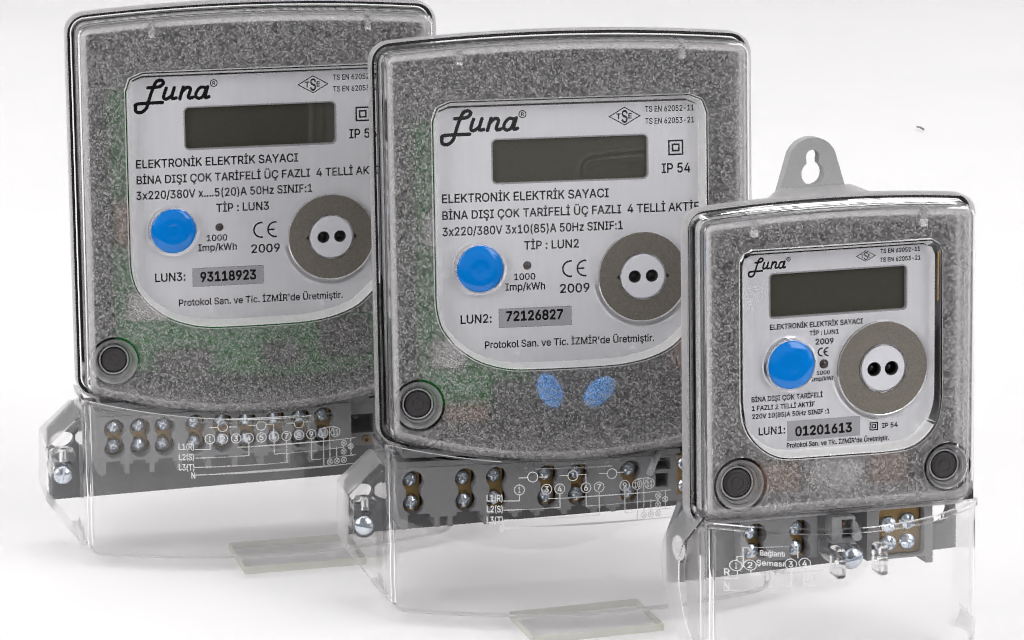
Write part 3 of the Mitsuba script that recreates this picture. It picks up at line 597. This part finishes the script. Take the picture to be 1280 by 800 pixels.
    front = lambda x: -(3 + 24 * (1 - np.minimum(1, ((x - 0.5) / 49) ** 2)))
    terminal_cover(m, front, 49.0, 0.5, lambda x: 43.2 + 0 * x, 18.0, -8.0, 11.0)
    # seal screw in its sleeve between two clear lugs
    cross_screw(m, 'seal_screw', 0.3, 30.4, -15, 3.5, -12, 'zinc', True)
    m.put('seal_screw__shank', disc(0.3, 30.4, 2.3, -11.9, by, 28), 'zinc', 30)
    cone = hull(disc(0.3, 30.4, 4.3, -11, -10.8), disc(0.3, 30.6, 5.9, by - .3, by - .1))
    v, f = verts(cone); t = trimesh.Trimesh(v, f, process=False)
    m.put('seal_screw__sleeve', t.submesh([np.nonzero(np.abs(t.face_normals[:, 1]) < 0.7)[0]], append=True), 'hood_pane', 40)
    m.put('seal_screw__sleeve', union([ring(0.3, 30.4, 4.4, 3.8, -11.4, -10.7, 40), ring(0.3, 30.6, 6.1, 5.6, by - .8, by - .05, 40)]), 'clear_plastic', 40)
    for x in (-8.4, 6.4):
        y1 = front(x) + 1.7
        lug = bevel_box(x - 1.3, x + 2.0, y1, y1 + 7, 26.5, 36.5, .6) - m3.Manifold.cylinder(12, 1.6, 1.6, 20).rotate((0, 90, 0)).translate((x - 4, y1 + 3.2, 31))
        m.put('terminal_cover__seal_lug', lug, 'clear_plastic', 30)
    # rounded ear guard on the left side
    g = Polygon(spline([(-49, 45.5), (-53, 41), (-57.2, 35), (-57.8, 24), (-56, 12), (-52.5, 1), (-49, -7)], 8))
    ch = skin(ext(g, -3, 16) - bx(-48.6, 60, -60, 60, -60, 90), 0, 48.7)
    m.put('terminal_cover__wing', ch, 'wing_wall', 35)
    m.put('terminal_cover__wing_rim', ext(g.buffer(.35).difference(g.buffer(-1.6)), -4.6, -3.05) - bx(-48.6, 60, -60, 60, -60, 90), 'clear_plastic', 35)
    pr = [pen([(-43.6, 25.7), (-39.9, 26.0), (-39.9, 28.6)]), pen([(-43.7, 21.4), (-24.5, 24.4), (-24.5, 30.3)]), pen([(-36.2, 29.1), (-36.2, 27.6), (-14.4, 30.4)]), pen([(-40, 32.3), (-40, 33.6), (-38.4, 33.8)]),
          pen([(-38.3, 30.2), (-38.3, 36.8), (-22.5, 38.5), (-22.5, 34.3)]), pen([(-20.5, 30.6), (-20.5, 24.7), (-17.4, 25.0)]), pen([(-19.6, 26.2), (-17.6, 28.8)]), pen([(-19.6, 28.6), (-17.6, 26.4)])]
    pr += [hoop(x, z, 1.75) for x, z in ((-40.3, 30.4), (-36.4, 31.0), (-24.6, 32.1), (-20.4, 32.5))]
    print_on(m, front, [warp_print(p, front) for p in pr])
    for t, a, b, z, c in [('R', -43.6, -42.0, 26.8, 2.3), ('N', -43.7, -42.1, 22.1, 2.3), ('1', -40.6, -40.0, 29.4, 2.0), ('2', -37.1, -35.7, 30.0, 2.0), ('3', -25.3, -23.9, 31.1, 2.0), ('4', -21.2, -19.7, 31.5, 2.0), ('Bağlantı', -33.6, -26.4, 34.6, 1.8), ('Şeması', -34.6, -26.6, 31.2, 1.8)]:
        m.put('terminal_cover__wiring_print', letters(t, a, b, z, c, 0, False, 0.02, front), 'print_white', False)
    return m
meter_small = single_phase()

# ------------------------------------------------------------------ acrylic foot plates under the meters
def foot_plate(x, y, yaw, w, d, label):
    k = numbered('acrylic_foot_plate')
    b = hull(bx(0, w, 0, d, 0.35, 2.7), bx(.35, w - .35, .35, d - .35, 0.02, 3.0)).rotate((0, 0, math.degrees(yaw))).translate((x, y, 0))
    v, f = verts(b)
    t = trimesh.Trimesh(v * MM, f, process=False); up = t.face_normals[:, 2] > 0.9; side = np.abs(t.face_normals[:, 2]) < 0.9
    for part, keep, mt in (('plate_face', up, 'clear_pane'), ('sawn_edge', side, 'acrylic_edge')):
        scene[k + '__' + part] = mikit.ply(t.submesh([np.nonzero(keep)[0]], append=True), mt, False)
    labels[k] = {'label': label, 'category': 'acrylic plate', 'group': 'clear acrylic foot plates'}
foot_plate(-97.9, 1254.8, 0.27, 46, 30, 'clear acrylic plate lying under the rear left meter')
foot_plate(7.9, 1180.6, 0.31, 48, 28, 'clear acrylic plate lying under the middle meter')

# ------------------------------------------------------------------ cloth, lint, lamps
def cloth():
    ys = np.r_[np.linspace(0.95, 2.2, 180), np.linspace(2.3, 4.0, 12)]
    xs = np.r_[np.linspace(-2.5, -0.5, 8), np.linspace(-0.45, 0.55, 140), np.linspace(0.6, 2.5, 8)]
    prof = [(0.89, -0.7), (0.89, -0.06), (0.90, -0.025), (0.92, -0.006)] + [(y, 0.0) for y in ys] + [(4.0 + 0.8 * math.sin(a), 0.8 - 0.8 * math.cos(a)) for a in np.linspace(0.1, math.pi / 2, 12)] + [(4.8, 3.2)]
    P = np.array([[x, y, z] for (y, z) in prof for x in xs])
    near = (P[:, 2] == 0) & (P[:, 1] > 0.9) & (P[:, 1] < 2.25) & (np.abs(P[:, 0]) < 0.5)
    q = P[near]; q2 = np.c_[q[:, 0] * 7 + 3, q[:, 1] * 5, np.zeros(len(q))]
    dz = (meshkit.fbm(q2, 3, 4) - 0.5) * 0.0022 - 0.0012
    P[near, 2] = np.minimum(dz, -0.0001)
    nx, ny = len(xs), len(prof); f = []
    for j in range(ny - 1):
        for i in range(nx - 1):
            a = j * nx + i; f += [[a, a + 1, a + nx + 1], [a, a + nx + 1, a + nx]]
    return trimesh.Trimesh(P, np.array(f), process=False)
scene['white_cloth'] = mikit.ply(cloth(), 'cloth_mat', True)
labels['white_cloth'] = {'label': 'seamless white cloth under and behind the meters', 'kind': 'structure'}
lt = trimesh.util.concatenate([trimesh.creation.cylinder(radius=0.0005, segment=[(0.2372, 2.070, 0.0005), (0.2386, 2.067, 0.0008)], sections=8), trimesh.creation.cylinder(radius=0.0006, segment=[(0.2386, 2.067, 0.0008), (0.2400, 2.062, 0.0006)], sections=8)])
scene['lint_speck'] = mikit.ply(lt, 'lint_grey', True)
labels['lint_speck'] = {'label': 'tiny grey lint speck on the white cloth behind the small meter', 'category': 'lint'}
for name, c, aim, w, h, rad, lab in LAMPS:
    k = numbered(name)
    c, aim = np.array(c), np.array(aim); d = (aim - c) / np.linalg.norm(aim - c)
    up = np.array([0, 0, 1.0]) if abs(d[2]) < 0.95 else np.array([0, 1.0, 0])
    r = np.cross(d, up); r /= np.linalg.norm(r); u = np.cross(r, d)
    quad = lambda o, sw, sh: np.array([c + d * o + r * sx * sw / 2 + u * sz * sh / 2 for sx, sz in ((-1, -1), (1, -1), (1, 1), (-1, 1))])
    front = trimesh.Trimesh(quad(0, w, h), [[0, 1, 2], [0, 2, 3]], process=False)
    if front.face_normals[0] @ d < 0: front.invert()
    scene[k + '__diffuser'] = {**mikit.ply(front, 'diffuser_white', False), 'emitter': {'type': 'area', 'radiance': rgb(rad)}}
    a, b = quad(0.004, w + .03, h + .03), quad(-0.35, .3, .3)
    vv = np.vstack([a, b]); ff = [[4, 5, 6], [4, 6, 7]]
    for i in range(4):
        j = (i + 1) % 4; ff += [[i, j, 4 + j], [i, 4 + j, 4 + i]]
    scene[k + '__housing'] = mikit.ply(trimesh.Trimesh(vv, ff, process=False), 'housing_black', False)
    labels[k] = {'label': lab, 'category': 'softbox'}
card = trimesh.creation.box((2.6, 0.02, 2.0)); card.apply_translation((0, -0.45, 1.05))
scene['reflector_card'] = mikit.ply(card, 'card_grey', False)
labels['reflector_card'] = {'label': 'big grey reflector card standing upright behind the camera, outside the frame', 'category': 'reflector'}
